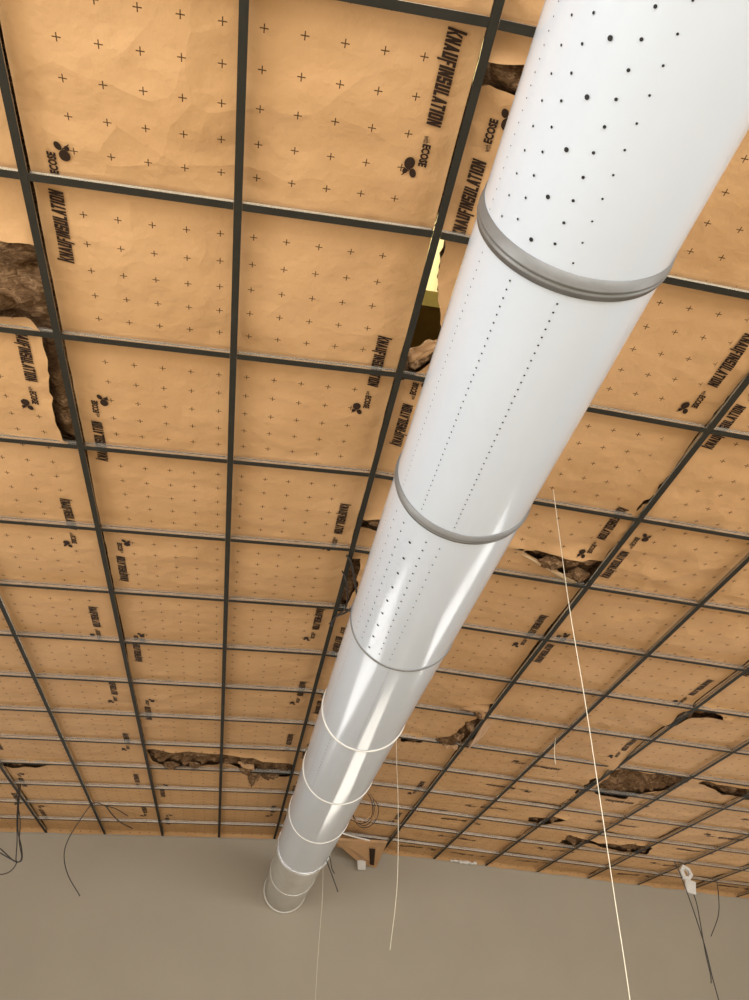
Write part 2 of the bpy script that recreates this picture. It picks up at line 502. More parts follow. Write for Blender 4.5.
def clipped_grid(name, us, vs_, pos, val, hgt, mat, parent, uvf):
    """Grid over (u, v); pos -> (col, row); faces with val < 0 are cut away along the zero line."""
    verts, uvs, keyv, faces = [], [], {}, []
    nu, nv = len(us), len(vs_)
    pc = [[pos(u, v) for v in vs_] for u in us]
    va = [[val(*pc[i][j]) for j in range(nv)] for i in range(nu)]

    def add(key, c, r, w):
        if key not in keyv:
            keyv[key] = len(verts); verts.append(C(c, r, hgt(c, r, w))); uvs.append(uvf(c, r))
        return keyv[key]
    for i in range(nu - 1):
        for j in range(nv - 1):
            q = ((i, j), (i, j + 1), (i + 1, j + 1), (i + 1, j))
            w = [va[a][b] for a, b in q]
            if max(w) <= 0: continue
            f = []
            for k in range(4):
                (a, b), (a2, b2) = q[k], q[(k + 1) % 4]; w0, w1 = w[k], w[(k + 1) % 4]
                if w0 > 0: f.append(add((a, b), *pc[a][b], w0))
                if (w0 > 0) != (w1 > 0):
                    t = w0 / (w0 - w1)
                    key = tuple(sorted(((a, b), (a2, b2))))
                    c = pc[a][b][0] * (1 - t) + pc[a2][b2][0] * t; r = pc[a][b][1] * (1 - t) + pc[a2][b2][1] * t
                    f.append(add(key, c, r, 0.0))
            if len(f) >= 3: faces.append(tuple(f))
    me = bpy.data.meshes.new(name); me.from_pydata([tuple(v) for v in verts], [], faces); me.update()
    me.polygons.foreach_set('use_smooth', [True] * len(me.polygons))
    ul = me.uv_layers.new(name='UVMap')
    for l in me.loops: ul.data[l.index].uv = uvs[l.vertex_index]
    o = link(name, me, (mat,), parent)
    return o


# printed wordmark, built once flat: x along the reading direction (modules), y up the letters
def glyphs(txt, height, width, x, y, bold=.02, shear=.0):
    cu = bpy.data.curves.new('lettering', 'FONT'); cu.body = txt; cu.size = 1; cu.offset = bold; cu.shear = shear; cu.resolution_u = 2
    o = bpy.data.objects.new('lettering', cu); COL.objects.link(o)
    dg = bpy.context.evaluated_depsgraph_get()
    me = bpy.data.meshes.new_from_object(o.evaluated_get(dg))
    V = [v.co.copy() for v in me.vertices]; F = [tuple(p.vertices) for p in me.polygons]
    bpy.data.objects.remove(o); bpy.data.curves.remove(cu); bpy.data.meshes.remove(me)
    xs = [v.x for v in V]; ys = [v.y for v in V]
    if not V: return [], []
    sx = width / (max(xs) - min(xs)); sy = height / (max(ys) - min(ys))
    return [(x + (v.x - min(xs)) * sx, y + (v.y - min(ys)) * sy) for v in V], F


def disc(x, y, rx, ry, n=16, rot=0.0):
    return [(x + rx * cos(2 * pi * k / n) * cos(rot) - ry * sin(2 * pi * k / n) * sin(rot), y + rx * cos(2 * pi * k / n) * sin(rot) + ry * sin(2 * pi * k / n) * cos(rot)) for k in range(n)], [tuple(range(n))]


WM_V, WM_F = [], []


def wm(vf):
    V, F = vf; b = len(WM_V)
    WM_V.extend(V); WM_F.extend(tuple(i + b for i in f) for f in F)


# KNAUF INSULATION with ECOSE, heavy slanted condensed capitals, tall K and a descending F
H0 = .070
T_ = .40     # stroke width in a glyph cell one unit wide and one high
GL = {
    'K': [[(0, 0), (T_, 0), (T_, 1.22), (0, 1.22)], [(T_ * .8, .42), (.66, 1), (1.06, 1), (.62, .5), (T_ * .8, .42)][:4], [(T_ * .8, .62), (.70, 0), (1.10, 0), (.60, .66)]],
    'N': [[(0, 0), (T_ * .85, 0), (T_ * .85, 1), (0, 1)], [(1 - T_ * .85, 0), (1, 0), (1, 1), (1 - T_ * .85, 1)], [(0, 1), (T_, 1), (1, 0), (1 - T_, 0)]],
    'A': [[(0, 0), (T_ * .9, 0), (.68, 1), (.32, 1)], [(1 - T_ * .9, 0), (1, 0), (.68, 1), (.32, 1)], [(.2, .18), (.8, .18), (.74, .38), (.26, .38)]],
    'U': [[(0, 0), (T_, 0), (T_, 1), (0, 1)], [(1 - T_, 0), (1, 0), (1, 1), (1 - T_, 1)], [(.1, 0), (.9, 0), (.9, .2), (.1, .2)]],
    'F': [[(0, -.25), (T_, -.25), (T_, 1), (0, 1)], [(0, .8), (1, .8), (1, 1), (0, 1)], [(0, .4), (.85, .4), (.85, .59), (0, .59)]],
    'I': [[(0, 0), (1, 0), (1, 1), (0, 1)]],
    'S': [[(0, 0), (1, 0), (1, .2), (0, .2)], [(0, .8), (1, .8), (1, 1), (0, 1)], [(0, .4), (1, .4), (1, .6), (0, .6)], [(0, .5), (T_, .5), (T_, .95), (0, .95)], [(1 - T_, .05), (1, .05), (1, .5), (1 - T_, .5)], [(0, .1), (T_, .1), (T_, .3), (0, .3)], [(1 - T_, .7), (1, .7), (1, .9), (1 - T_, .9)]],
    'L': [[(0, 0), (T_, 0), (T_, 1), (0, 1)], [(0, 0), (1, 0), (1, .2), (0, .2)]],
    'T': [[(.5 - T_ / 2, 0), (.5 + T_ / 2, 0), (.5 + T_ / 2, 1), (.5 - T_ / 2, 1)], [(0, .8), (1, .8), (1, 1), (0, 1)]],
    'O': [[(0, .05), (T_, .05), (T_, .95), (0, .95)], [(1 - T_, .05), (1, .05), (1, .95), (1 - T_, .95)], [(.08, 0), (.92, 0), (.92, .19), (.08, .19)], [(.08, .81), (.92, .81), (.92, 1), (.08, 1)]],
}
GX = 0.0
for ch in 'KNAUFINSULATION':
    gw = {'I': .0115, 'K': .0285, 'F': .023, 'L': .023, 'A': .028, 'T': .0255}.get(ch, .0272)
    if ch == 'T': GX -= .0035
    for q in GL[ch]:
        wm(([(GX + a * gw + .16 * b * H0, b * H0) for a, b in q], [tuple(range(len(q)))]))
    GX += gw + .0034
N_WORD = len(WM_F); V_WORD = len(WM_V)
wm(glyphs('with', .030, .034, .468, .004, .01, .1))
wm(glyphs('ECOSE', .042, .118, .506, .004, .05, .12))
wm(disc(.612, -.036, .030, .026)); wm(disc(.660, -.012, .023, .016, rot=.4)); wm(disc(.652, -.052, .014, .012))
wm(([(.640, -.030), (.644, -.026), (.676, -.062), (.673, -.066)], [(0, 1, 2, 3)])); wm(([(.628, -.020), (.634, -.020), (.652, -.052), (.647, -.054)], [(0, 1, 2, 3)]))


def imprint(parent, c0, r0, direc, hfun, val):
    """direc 'down': reads towards the far wall, tops to +col.  'up': reads towards the camera.  'across': reads towards +col."""
    V, ok = [], True
    for a, b in WM_V:
        if direc == 'down': c, r = c0 + b, r0 + a
        elif direc == 'up': c, r = c0 - b, r0 - a
        elif direc == 'across': c, r = c0 + a, r0 - b
        else: c, r = c0 - a, r0 + b
        V.append((c, r))
    keep = [val(c, r) > .02 for c, r in V] if val else None
    if val and sum(keep) < .97 * len(keep): return
    W = [C(c, r, hfun(c, r) - .0032) for c, r in V]
    if not seen(W, 5): return
    for name, v0, v1, fs in (('printed_wordmark', 0, V_WORD, WM_F[:N_WORD]), ('printed_logo', V_WORD, len(WM_V), WM_F[N_WORD:])):
        F = [tuple(i - v0 for i in f) for f in fs if not keep or all(keep[i] for i in f)]
        if F: mesh(name, W[v0:v1], F, (M['ink'],), parent)


PM = {}


def get_paper(phu, phv):
    k = (round(phu, 3), round(phv, 3))
    if k not in PM: PM[k] = paper_mat('kraft_paper_crosses', *k)
    return PM[k]


def frange(a, b, n): return [a + (b - a) * i / n for i in range(n + 1)]


def insulation(name, c0, c1, r0, r1, label, holes=(), seed=0.0, phu=.061, phv=.195, across=False, prints=(), step=.05, flat=False, group='kraft faced insulation rolls on the ceiling grid', wob=.028, sagp=None):
    root = empty(name, C((c0 + c1) / 2, (r0 + r1) / 2, .05)); inv = Matrix.Translation(-root.location)
    tag(root, label, 'insulation', group)
    hs = boxed(list(holes))
    w = c1 - c0

    def pos(u, v):
        if across:
            d = 0
            lo = c0 + .004 + .02 * abs(nz(v * 1.5, seed, 1.2)); hi = c1 - .004 - .02 * abs(nz(v * 1.5, seed, 7.7))
        else:
            lo = c0 + .003 + wob * .6 * max(0, .3 + nz(v * .9, seed * 2.3 + 1.1, 1.2)) + .006 * abs(nz(v * 4, seed, 3))
            hi = c1 - .003 - wob * .6 * max(0, .3 + nz(v * .9, seed * 2.3 + 6.1, 7.7)) - .006 * abs(nz(v * 4, seed, 9))
        return (lo + (hi - lo) * (u - c0) / w, v)

    def hf(c, r, wv=9.0):
        h = paper_h(c, r, seed, 2.0 if across else 1.0)
        if sagp: h -= sagp(c, r)
        if wv < .12:
            h -= (.012 + .018 * (nz(c * 5, r * 5, seed + 3) + .3)) * exp(-(max(wv, 0) / .05) ** 1.2)
        return h
    nu, nv = max(4, int(w / step)), max(4, int((r1 - r0) / step))
    val = (lambda c, r: hole_val(hs, c, r)) if hs else (lambda c, r: 9.0)
    uvf = (lambda c, r: (r - r0 + .1, c - c0)) if across else (lambda c, r: (c - c0, r))
    facing = clipped_grid('paper_facing', frange(c0, c1, nu), frange(r0, r1, nv), pos, val, hf, get_paper(phu, phv), root, uvf)
    facing.matrix_parent_inverse = inv
    # glass wool body above the paper
    ws = .028 if hs else .09
    wu, wv = max(4, int(w / ws)), max(4, int((r1 - r0) / ws))

    def wh(c, r, _w):
        h = .034 + .030 + .020 * nz(c * 6, r * 6, 11) + .018 * nz(c * 14, r * 11, 12) + .010 * nz(c * 31, r * 29, 13)
        if hs:
            d = min([9] + [sdf(p, c, r) for p, b in hs if b[0] - .2 < c < b[1] + .2 and b[2] - .2 < r < b[3] + .2])
            fe = min(1, max(0, min(c - c0, c1 - c)) / .07); h += .010 * (1 - fe)
            if d < .03:
                k = min(1, (.03 - d) / .09) * fe
                h += k * (-.022 + .055 * nz(c * 4.5, r * 4.5, 17) + .045 * nz(c * 11, r * 9, 18) + .02 * nz(c * 24, r * 22, 19))
            else: h += .010
        return h
    bv = boxed(WOOL_GAPS)
    wval = lambda c, r: hole_val(bv, c, r, .03)
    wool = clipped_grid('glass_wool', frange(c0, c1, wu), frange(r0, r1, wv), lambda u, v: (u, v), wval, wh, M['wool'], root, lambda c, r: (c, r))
    wool.matrix_parent_inverse = inv
    before = set(COL.objects)
    for (pc, pr, dr) in prints: imprint(root, pc, pr, dr, (lambda c, r: hf(c, r, val(c, r))) if hs else (lambda c, r: hf(c, r)), val if hs else None)
    for o in COL.objects:
        if o not in before: o.matrix_parent_inverse = inv
    return root


WOOL_GAPS = [[(2.0, 1.0), (2.075, 1.06), (2.06, 1.24), (2.16, 1.58), (2.22, 1.70), (2.12, 1.82), (2.0, 1.88)]]


def prints_long(c0, c1, kl, kr, r0, r1, off=.173):
    out = []
    for n in range(-3, 10):
        k = kr + 1.69 * n
        if r0 + .05 < k and k + .72 < r1: out.append((c1 - off, k, 'down'))
        k = kl + 1.685 * n
        if k < r1 - .03 and k - .72 > r0: out.append((c0 + .150, k, 'up'))
    return out


TL = [[(-.6, 1.42), (-.045, 1.41), (-.0, 1.42), (.02, 1.76), (.0, 2.04), (-.085, 2.04), (-.10, 1.98), (-.16, 1.90), (-.35, 1.93), (-.6, 1.94)],
      [(-.09, 2.04), (.02, 2.04), (.02, 3.05), (-.03, 3.02), (-.12, 2.96), (-.125, 2.8), (-.125, 2.5), (-.10, 2.2)],
      [(-2.0, 10.04), (-1.5, 10.01), (-1.1, 10.02), (-1.1, 10.06), (-1.5, 10.24), (-1.9, 10.33), (-2.0, 10.3)]]
insulation('insulation_roll', -4, -2, 4.0, 13.94, 'kraft paper insulation strip at the far left edge above the looped cables', seed=2.2, prints=prints_long(-4, -2, 9.1, 8.3, 4, 13.9), step=.07)
insulation('insulation_roll', -2, 0, -3, 13.94, 'kraft paper insulation strip at left with a torn hole showing brown wool', TL, 3.3, .071, .05, prints=prints_long(-2, 0, 1.2, 2.0, -3, 13.9, .255),
           sagp=lambda c, r: .02 * exp(-((c + .3) / .25) ** 2) * exp(-((r - 2.6) / .5) ** 2))
TAB = [[(0.02, 9.30), (0.5, 9.32), (.96, 9.33), (1.04, 9.36), (1.5, 9.5), (1.99, 9.71), (1.99, 10.28), (1.62, 10.28), (1.42, 10.1), (1.02, 9.72), (.73, 9.91), (.40, 9.95), (.06, 9.80)]]
insulation('insulation_roll', 0, 2, -3, 13.94, 'broad paper insulation strip left of the duct, ragged brown tear near the far wall', TAB, 5.1, .061, .195, prints=prints_long(0, 2, 1.51, .06, -3, 13.9), step=.04)
TC = [[(2.0, .15), (2.22, .14), (2.22, .275), (2.0, .265)], WOOL_GAPS[0] + [], [(2.0, 1.83), (2.12, 1.80), (2.2, 1.70), (2.26, 1.74), (2.2, 1.86), (2.05, 2.06), (2.0, 2.1)],
      [(2.0, 3.60), (2.25, 3.55), (2.25, 3.72), (2.0, 3.70)], [(1.99, 4.2), (2.10, 4.15), (2.13, 4.6), (2.08, 5.1), (1.99, 5.1)],
      [(3.99, 2.3), (3.96, 2.6), (3.945, 2.85), (3.97, 3.3), (3.99, 3.45)], [(3.99, 1.25), (3.955, 1.5), (3.965, 1.8), (3.99, 1.95)],
      [(3.21, 3.615), (3.41, 3.66), (4.02, 3.64), (4.03, 4.0), (3.96, 4.03), (3.75, 3.90)],
      [(3.66, 6.88), (3.80, 6.76), (4.0, 6.68), (4.02, 7.2), (4.02, 7.62), (3.95, 7.95), (3.80, 8.1), (3.62, 8.12), (3.62, 8.0), (3.78, 7.75), (3.86, 7.4), (3.94, 7.05), (3.85, 6.88)],
      [(3.2, 8.05), (3.45, 8.0), (3.5, 8.12), (3.25, 8.25)]]
insulation('insulation_roll', 2, 4, -3, 13.94, 'kraft paper insulation strip behind the white duct, torn open in several places', TC, 7.7, .105, .17, prints=prints_long(2, 4, 1.02, 1.26, -3, 13.9), step=.04)
TD = [[(3.98, 6.9), (4.06, 7.0), (4.12, 7.3), (4.03, 7.9), (3.98, 7.9)], [(5.96, 6.1), (6.0, 6.05), (6.02, 6.6), (5.97, 6.6)]]
insulation('insulation_roll', 4, 6, -3, 8.08, 'kraft paper insulation strip right of the duct ending in a curled corner', TD, 9.4, .10, .10, prints=prints_long(4, 6, 2.21, 2.0, -3, 8.0), step=.045,
           sagp=lambda c, r: .045 * exp(-((c - 6) / .3) ** 2) * exp(-((r - 8.1) / .5) ** 2))
TF = [[(6.0, 6.05), (6.16, 6.0), (6.52, 6.17), (6.30, 6.20), (6.12, 6.22), (6.05, 6.6), (6.0, 6.6)]]
insulation('insulation_roll', 6, 8, -3, 8.08, 'kraft paper insulation strip at the right edge with a torn lifted seam', TF, 11.9, .08, .05, prints=prints_long(6, 8, 6.9, 1.2, -3, 8.0), step=.05,
           sagp=lambda c, r: .015 * exp(-((c - 6.4) / .3) ** 2) * exp(-((r - 6.3) / .3) ** 2))

insulation('insulation_roll', 8, 10, 2, 8.08, 'kraft paper insulation strip just past the right edge of the ceiling view', (), 13.3, .08, .05, step=.08)

BATT_HOLES = {(4, 8): [[(5.90, 8.6), (5.99, 8.4), (5.99, 9.0), (5.93, 9.0)]], (4, 9): [[(5.93, 9.0), (5.99, 9.0), (5.99, 9.9), (5.95, 9.8)]],
              (6, 8): [[(6.06, 8.16), (6.96, 8.08), (7.08, 8.2), (7.01, 8.62), (6.63, 9.12), (6.12, 9.12)], [(7.1, 8.15), (7.96, 8.2), (8.05, 8.5), (7.72, 8.5)]],
              (6, 9): [[(6.1, 8.9), (6.6, 8.9), (6.63, 9.16), (6.16, 9.15)]],
              (8, 8): [[(7.95, 8.2), (8.4, 8.3), (8.6, 8.5), (8.1, 8.56), (7.95, 8.5)]],
              (6, 11): [[(6.6, 11.3), (7.1, 11.48), (7.95, 11.36), (8.02, 11.86), (7.68, 11.86), (7.2, 11.62), (6.95, 11.97), (6.7, 11.9)]],
              (8, 11): [[(7.95, 11.4), (8.1, 11.42), (8.2, 11.85), (7.95, 11.88)]],
              (4, 10): [[(5.75, 10.7), (6.0, 10.6), (6.0, 10.97), (5.85, 10.97)]],
              (6, 10): [[(6.0, 10.45), (6.3, 10.5), (6.25, 10.62), (6.05, 10.95), (6.0, 10.95)]]}
bn = {4: 'just right of the first gap beside the duct', 6: 'in the second pair of bays right of the duct', 8: 'in the third pair of bays right of the duct', 10: 'at the far right'}
pairn = {4: 'third and fourth bays right of the duct', 6: 'fifth and sixth bays right of the duct', 8: 'seventh and eighth bays right of the duct', 10: 'ninth and tenth bays right of the duct', 12: 'eleventh and twelfth bays right of the duct'}
pairn = {k: v for k, v in zip((4, 6, 8, 10), ('second and third bays right of duct', 'fourth and fifth bays right of duct', 'sixth and seventh bays right of duct', 'eighth and ninth bays right of duct'))}
for c in (4, 6, 8, 10):
    for r_ in range(8, 14):
        r1 = r_ + 1.0 if r_ < 13 else 13.94
        r0 = r_ + (.1 if r_ == 8 else .0)
        if not seen([C(c + a, r0 + b) for a in (0, .5, 1, 1.5, 2) for b in (0, .5, .9)], 60): continue
        sd = c * 1.7 + r_ * 2.9
        hol = BATT_HOLES.get((c, r_), [])
        k = 14 - r_
        rown = 'touching the grey wall' if k == 1 else '%s row from the grey wall' % ORD[k]
        pr = [(c + .28 + .5 * (nz(sd, .5) + .5), r_ + .44 + .1 * nz(sd, 2.5), 'across' if (r_ % 2) else 'back')]
        if pr[0][2] == 'back': pr = [(pr[0][0] + .8, pr[0][1], 'back')]
        pr.append((pr[0][0] + (.95 if pr[0][2] == 'across' else .9), r_ + .46, pr[0][2])) if pr[0][0] + 1.7 < c + 2 or pr[0][2] == 'back' else None
        pr = [q for q in pr if (q[2] == 'across' and q[0] + .7 < c + 2) or (q[2] == 'back' and q[0] < c + 1.95 and q[0] - .7 > c)]
        hk = nz(sd, 6.6)
        insulation('insulation_batt', c, c + 2, r0, r1, '%spaper batt %s, %s' % ('torn ' if hol else '', rown, pairn[c]), hol, sd, .12, .1, True, pr, .05,
                   group='insulation batts laid across the right of the ceiling',
                   sagp=(lambda c0, r0_: lambda cc, rr: .022 * max(0, nz(cc * 1.3, rr * 1.3, c0 + r0_ * 1.1)))(c, r_))


# ------------------------------------------------------------------ spiral duct
def axis(y):    # y in modules from the camera
    t = y / 15.23
    return 0.978 + (0.872 - 0.978) * t, 2.632 + (2.616 - 2.632) * t


DR = 0.3775


def duct_pt(y, ang, rad):
    ax, az = axis(y)
    return Vector((S * (ax + rad * cos(ang)), S * y, CAMZ + S * (az + rad * sin(ang))))


duct = empty('ventilation_duct', (S * .93, S * 6, CAMZ + S * 2.62)); dinv = Matrix.Translation(-duct.location)
tag(duct, 'long white perforated round ventilation duct running under the ceiling to the grey wall', 'duct')


def dpart(o, label=None):
    o.parent = duct; o.matrix_parent_inverse = dinv
    if label: o['label'] = label
    return o


HOLES = {
    -1: [(-103, .04, .0040), (-132, .04, .0040)],
    0: [(-129.8, .1645, .0082, .023), (-117.1, .0823, .0056, .734 % .0823), (-104.5, .0823, .0040, .776 % .0823), (-141.6, .0823, .0048, .812 % .0823), (-153.0, .0823, .0042, .85 % .0823), (-166.0, .0405, .0026, .0), (-29.6, .0405, .0028, 0.0)],
    1: [(-103.2, .0403, .0042, .0), (-132.8, .0403, .0040, .0), (-159.2, .0403, .003, .0)],
    2: [(-132.0, .1645, .0092, .0), (-119.2, .082, .0060, .0), (-107.0, .082, .0046, .0), (-144.2, .082, .0055, .0), (-156.8, .082, .0044, .0), (-169, .041, .0028, 0)],
    3: [(-103.0, .041, .0034, 0.0), (-158, .041, .0034, 0)],
    4: [(-136.5, .088, .0055, .0), (-150, .088, .0044, .0)],
}
JO = [-3.30, -1.67, 0.0, 1.603, 3.225, 4.875, 6.57, 8.24, 9.96, 11.78]
NS = 120


def shell(name, y0, y1, rad, mats, holes=(), wob=.0012, seed=0, ny=44, label=None):
    V, F, mi = [], [], []
    for j in range(ny + 1):
        y = y0 + (y1 - y0) * j / ny
        for k in range(NS):
            a = 2 * pi * k / NS
            e = wob * (nz(cos(a) * 1.6 + seed, sin(a) * 1.6, y * .9) + .35 * nz(cos(a) * 5 + seed, sin(a) * 5, y * 2.2))
            V.append(duct_pt(y, a, rad + e))
    for j in range(ny):
        for k in range(NS):
            a = j * NS + k; b = j * NS + (k + 1) % NS
            F.append((a, b, b + NS, a + NS)); mi.append(0)
    for h in holes:  # dark discs laid on the shell, shade painted instead of cut openings
        ang, sp, rr = radians(h[0]), h[1], h[2]; ph = h[3] if len(h) > 3 else 0
        n0 = int(math.ceil((y0 + .07 - ph) / sp)); n1 = int((y1 - .06 - ph) / sp)
        for n in range(n0, n1 + 1):
            y = ph + n * sp; b = len(V); m = 9
            for k in range(m):
                t = 2 * pi * k / m
                V.append(duct_pt(y + rr * cos(t), ang + rr * sin(t) / rad, rad + .0022))
            F.append(tuple(range(b, b + m))); mi.append(1)
    o = mesh(name, V, F, mats, None, True, mi)
    return dpart(o, label)


def ring(name, y0, prof, mat, rad=DR, label=None, crumple=0.0, arc=None):
    """Lathe a (dy, dr) profile around the duct axis."""
    V, F = [], []
    n = 128; m = len(prof)
    for k in range(n):
        a = 2 * pi * k / n
        for dy, dr in prof:
            e = crumple * (nz(cos(a) * 9, sin(a) * 9, dy * 40) + .6 * nz(cos(a) * 23, sin(a) * 23, dy * 70)) if crumple else 0
            yy = crumple * 2.0 * nz(cos(a) * 4, sin(a) * 4, 5.5) if crumple else 0
            V.append(duct_pt(y0 + dy + yy, a, rad + dr + e))
    for k in range(n):
        for j in range(m):
            a = k * m + j; b = k * m + (j + 1) % m; c = ((k + 1) % n) * m
            F.append((a, b, c + (j + 1) % m, c + j))
    o = mesh(name, V, F, (mat,), None, True)
    bmx = bmesh.new(); bmx.from_mesh(o.data); bmesh.ops.recalc_face_normals(bmx, faces=bmx.faces); bmx.to_mesh(o.data); bmx.free()
    return dpart(o, label)


for i in range(len(JO) - 1):
    shell('duct_section', JO[i] + .003, JO[i + 1] - .003, DR - .001 * (i % 2), (M['white_film'], M['hole']), HOLES.get(i - 2, ()), .0013, i * 3.3)
wide = [(-.046, -.001), (-.046, .0040), (-.010, .0048), (-.006, .0095), (.002, .0105), (.006, .0055), (.011, .0055), (.015, .0105), (.024, .0100), (.028, .0045), (.044, .0040), (.044, -.001)]
thin = [(-.012, -.001), (-.011, .0035), (-.006, .0075), (.000, .0085), (.006, .007), (.009, .0035), (.012, -.001)]
for i in range(1, len(JO) - 1):
    if i in (2, 3, 4, 1): ring('joint_collar', JO[i], wide if i < 4 else [(a * .8, b * .9) for a, b in wide], M['bead'], label='wide ribbed steel joint band')
    else: ring('joint_collar', JO[i], thin, M['rim'] if i > 5 else M['bead'], label='thin joint bead')
ring('foil_tape', 11.80, [(-.07, .000), (-.06, .012), (-.02, .018), (.02, .016), (.05, .012), (.06, .000)], M['foil'], label='crumpled silver foil tape', crumple=.007)
shell('duct_section', 11.80, 13.50, DR - .012, (M['galv'],), (), .0012, 60, label='bare grey steel section')
shell('duct_section', 13.50, 15.225, DR - .010, (M['galv'],), (), .0012, 70, label='bare grey steel section')
ring('joint_collar', 13.52, thin, M['rim'], DR - .010, 'thin pale joint bead')
ring('end_flange', 15.17, [(-.045, -.004), (-.045, .008), (-.02, .014), (.0, .014), (.02, .016), (.05, .016), (.05, -.004)], M['rim'], DR - .010, 'pale rim against the wall')

# ------------------------------------------------------------------ strings and cables
tag(tube('hanging_string', [(1.138, 2.5, 3.665), (1.140, 2.5, 3.12), (1.153, 2.5, 2.71), (1.159, 2.5, 2.364), (1.163, 2.5, 2.065), (1.167, 2.5, 1.804), (1.168, 2.5, 1.2)], .0015, M['string']),
    'long taut pale string hanging straight down from the ceiling right of the duct', 'string', 'strings hanging from the ceiling')
tag(tube('hanging_string', [(1.043, 5.6, 3.66), (1.050, 5.6, 3.45), (1.064, 5.6, 3.19), (1.070, 5.6, 2.794), (1.060, 5.6, 2.547), (1.026, 5.6, 2.257)], .0021, M['string']),
    'slack white string hanging close beside the duct with a curled lower end', 'string', 'strings hanging from the ceiling')
tag(tube('hanging_string', [(2.150, 5.23, 3.62), (2.128, 5.23, 3.52), (2.124, 5.23, 3.42)], .0026, M['string']),
    'very short string end dangling from a runner well right of the duct', 'string', 'strings hanging from the ceiling')
tag(tube('hanging_string', [(.70, 7.0, 3.02), (.712, 7.0, 2.75), (.708, 7.0, 2.4), (.71, 7.0, 2.0)], .0011, M['string']),
    'thin faint thread hanging from the foil taped joint of the duct', 'string', 'strings hanging from the ceiling')

root = empty('cable_bundle', (-1.9, 7.4, 3.45)); inv = Matrix.Translation(-root.location)
tag(root, 'looped bundle of thin dark cables hanging at the left edge before the grey wall', 'cable')
for pts in ([(-1.995, 7.4, 3.58), (-1.985, 7.4, 3.465), (-1.90, 7.4, 3.272), (-1.855, 7.4, 3.10), (-1.800, 7.4, 2.975), (-1.845, 7.4, 2.945), (-2.0, 7.4, 3.04), (-2.12, 7.4, 3.09)],
            [(-1.99, 7.42, 3.58), (-1.96, 7.42, 3.43), (-1.90, 7.42, 3.20), (-1.825, 7.42, 3.05), (-1.80, 7.42, 2.96), (-1.86, 7.42, 2.955), (-2.05, 7.42, 3.03), (-2.15, 7.42, 3.04)],
            [(-1.99, 7.38, 3.56), (-1.93, 7.38, 3.3), (-1.87, 7.38, 3.1), (-1.84, 7.38, 2.97), (-1.825, 7.38, 2.92), (-1.86, 7.38, 2.86), (-1.94, 7.38, 2.835), (-2.05, 7.38, 2.855), (-2.1, 7.38, 2.95)]):
    o = tube('cable_strand', pts, .0048, M['cable'], root, 6); o.matrix_parent_inverse = inv
tag(tube('dangling_cable', [(-1.136, 8.3, 3.585), (-1.22, 8.0, 3.572), (-1.29, 7.75, 3.53), (-1.368, 7.6, 3.505), (-1.446, 7.6, 3.355), (-1.505, 7.6, 3.183), (-1.504, 7.6, 3.052), (-1.432, 7.6, 2.905), (-1.293, 7.6, 2.75)], .0042, M['cable']),
    'single dark cable curving down in a long arc before the left of the grey wall', 'cable', 'dark cables dangling from the ceiling')
tag(tube('dangling_cable', [(-1.31, 7.92, 3.575), (-1.26, 8.2, 3.555), (-1.21, 8.5, 3.565), (-1.14, 8.85, 3.60)], .0055, M['cable']),
    'short dark cable lying along the left ceiling grid near the top of the grey wall', 'cable', 'dark cables dangling from the ceiling')
# white fitting with its cables at the right
root = empty('cable_fitting', (4.46, 7.901, 3.33)); inv = Matrix.Translation(-root.location)
tag(root, 'small white plastic fitting hanging under the ceiling at right with dark cables below it', 'fitting')
_sc = lambda L: [(4.477 + (x - 4.477) * 1.35, 3.364 + (z - 3.316) * 1.15) for x, z in L]
V, F = [], []
hexa = [(4.427, 3.33), (4.458, 3.381), (4.509, 3.353), (4.525, 3.297), (4.488, 3.25), (4.443, 3.269)]
inn = [(4.458, 3.325), (4.469, 3.35), (4.495, 3.334), (4.501, 3.306), (4.486, 3.285), (4.465, 3.292)]
hexa, inn = _sc(hexa), _sc(inn)
for y in (7.88, 7.92):
    V += [(x, y, z) for x, z in hexa] + [(x, y, z) for x, z in inn]
for k in range(6):
    n = (k + 1) % 6
    F += [(k, n, 6 + n, 6 + k), (12 + k, 18 + k, 18 + n, 12 + n), (k, 12 + k, 12 + n, n), (6 + k, 6 + n, 18 + n, 18 + k)]
o = mesh('bracket', V, F, (M['plastic'],), root); o.matrix_parent_inverse = inv
bm = bmesh.new(); bx(bm, -.055, .055, -.012, .012, -.06, .06); bmesh.ops.bevel(bm, geom=bm.edges[:], offset=.005, segments=2, affect='EDGES')
bmesh.ops.transform(bm, verts=bm.verts, matrix=Matrix.Translation((4.499, 7.901, 3.238)) @ Matrix.Rotation(.2, 4, 'Y'))
o = from_bm('plate', bm, (M['plastic'],), root); o.matrix_parent_inverse = inv
o = tube('hanger_wire', [(4.432, 7.901, 3.47), (4.441, 7.901, 3.451), (4.455, 7.901, 3.423)], .004, M['cable'], root, 6); o.matrix_parent_inverse = inv
tag(tube('dangling_cable', [(4.357, 7.873, 3.451), (4.388, 7.873, 3.386), (4.458, 7.873, 3.072), (4.514, 7.873, 2.729), (4.531, 7.873, 2.458), (4.549, 7.873, 2.283), (4.563, 7.873, 2.067)], .0052, M['cable']),
    'longest dark cable hanging left of the white fitting to the bottom of the photo', 'cable', 'dark cables dangling from the ceiling')
tag(tube('dangling_cable', [(4.527, 7.919, 3.189), (4.537, 7.91, 3.096), (4.537, 7.91, 2.945), (4.525, 7.901, 2.671), (4.527, 7.891, 2.482), (4.516, 7.891, 2.413)], .0048, M['cable']),
    'dark cable running down from the lower plate of the white fitting', 'cable', 'dark cables dangling from the ceiling')
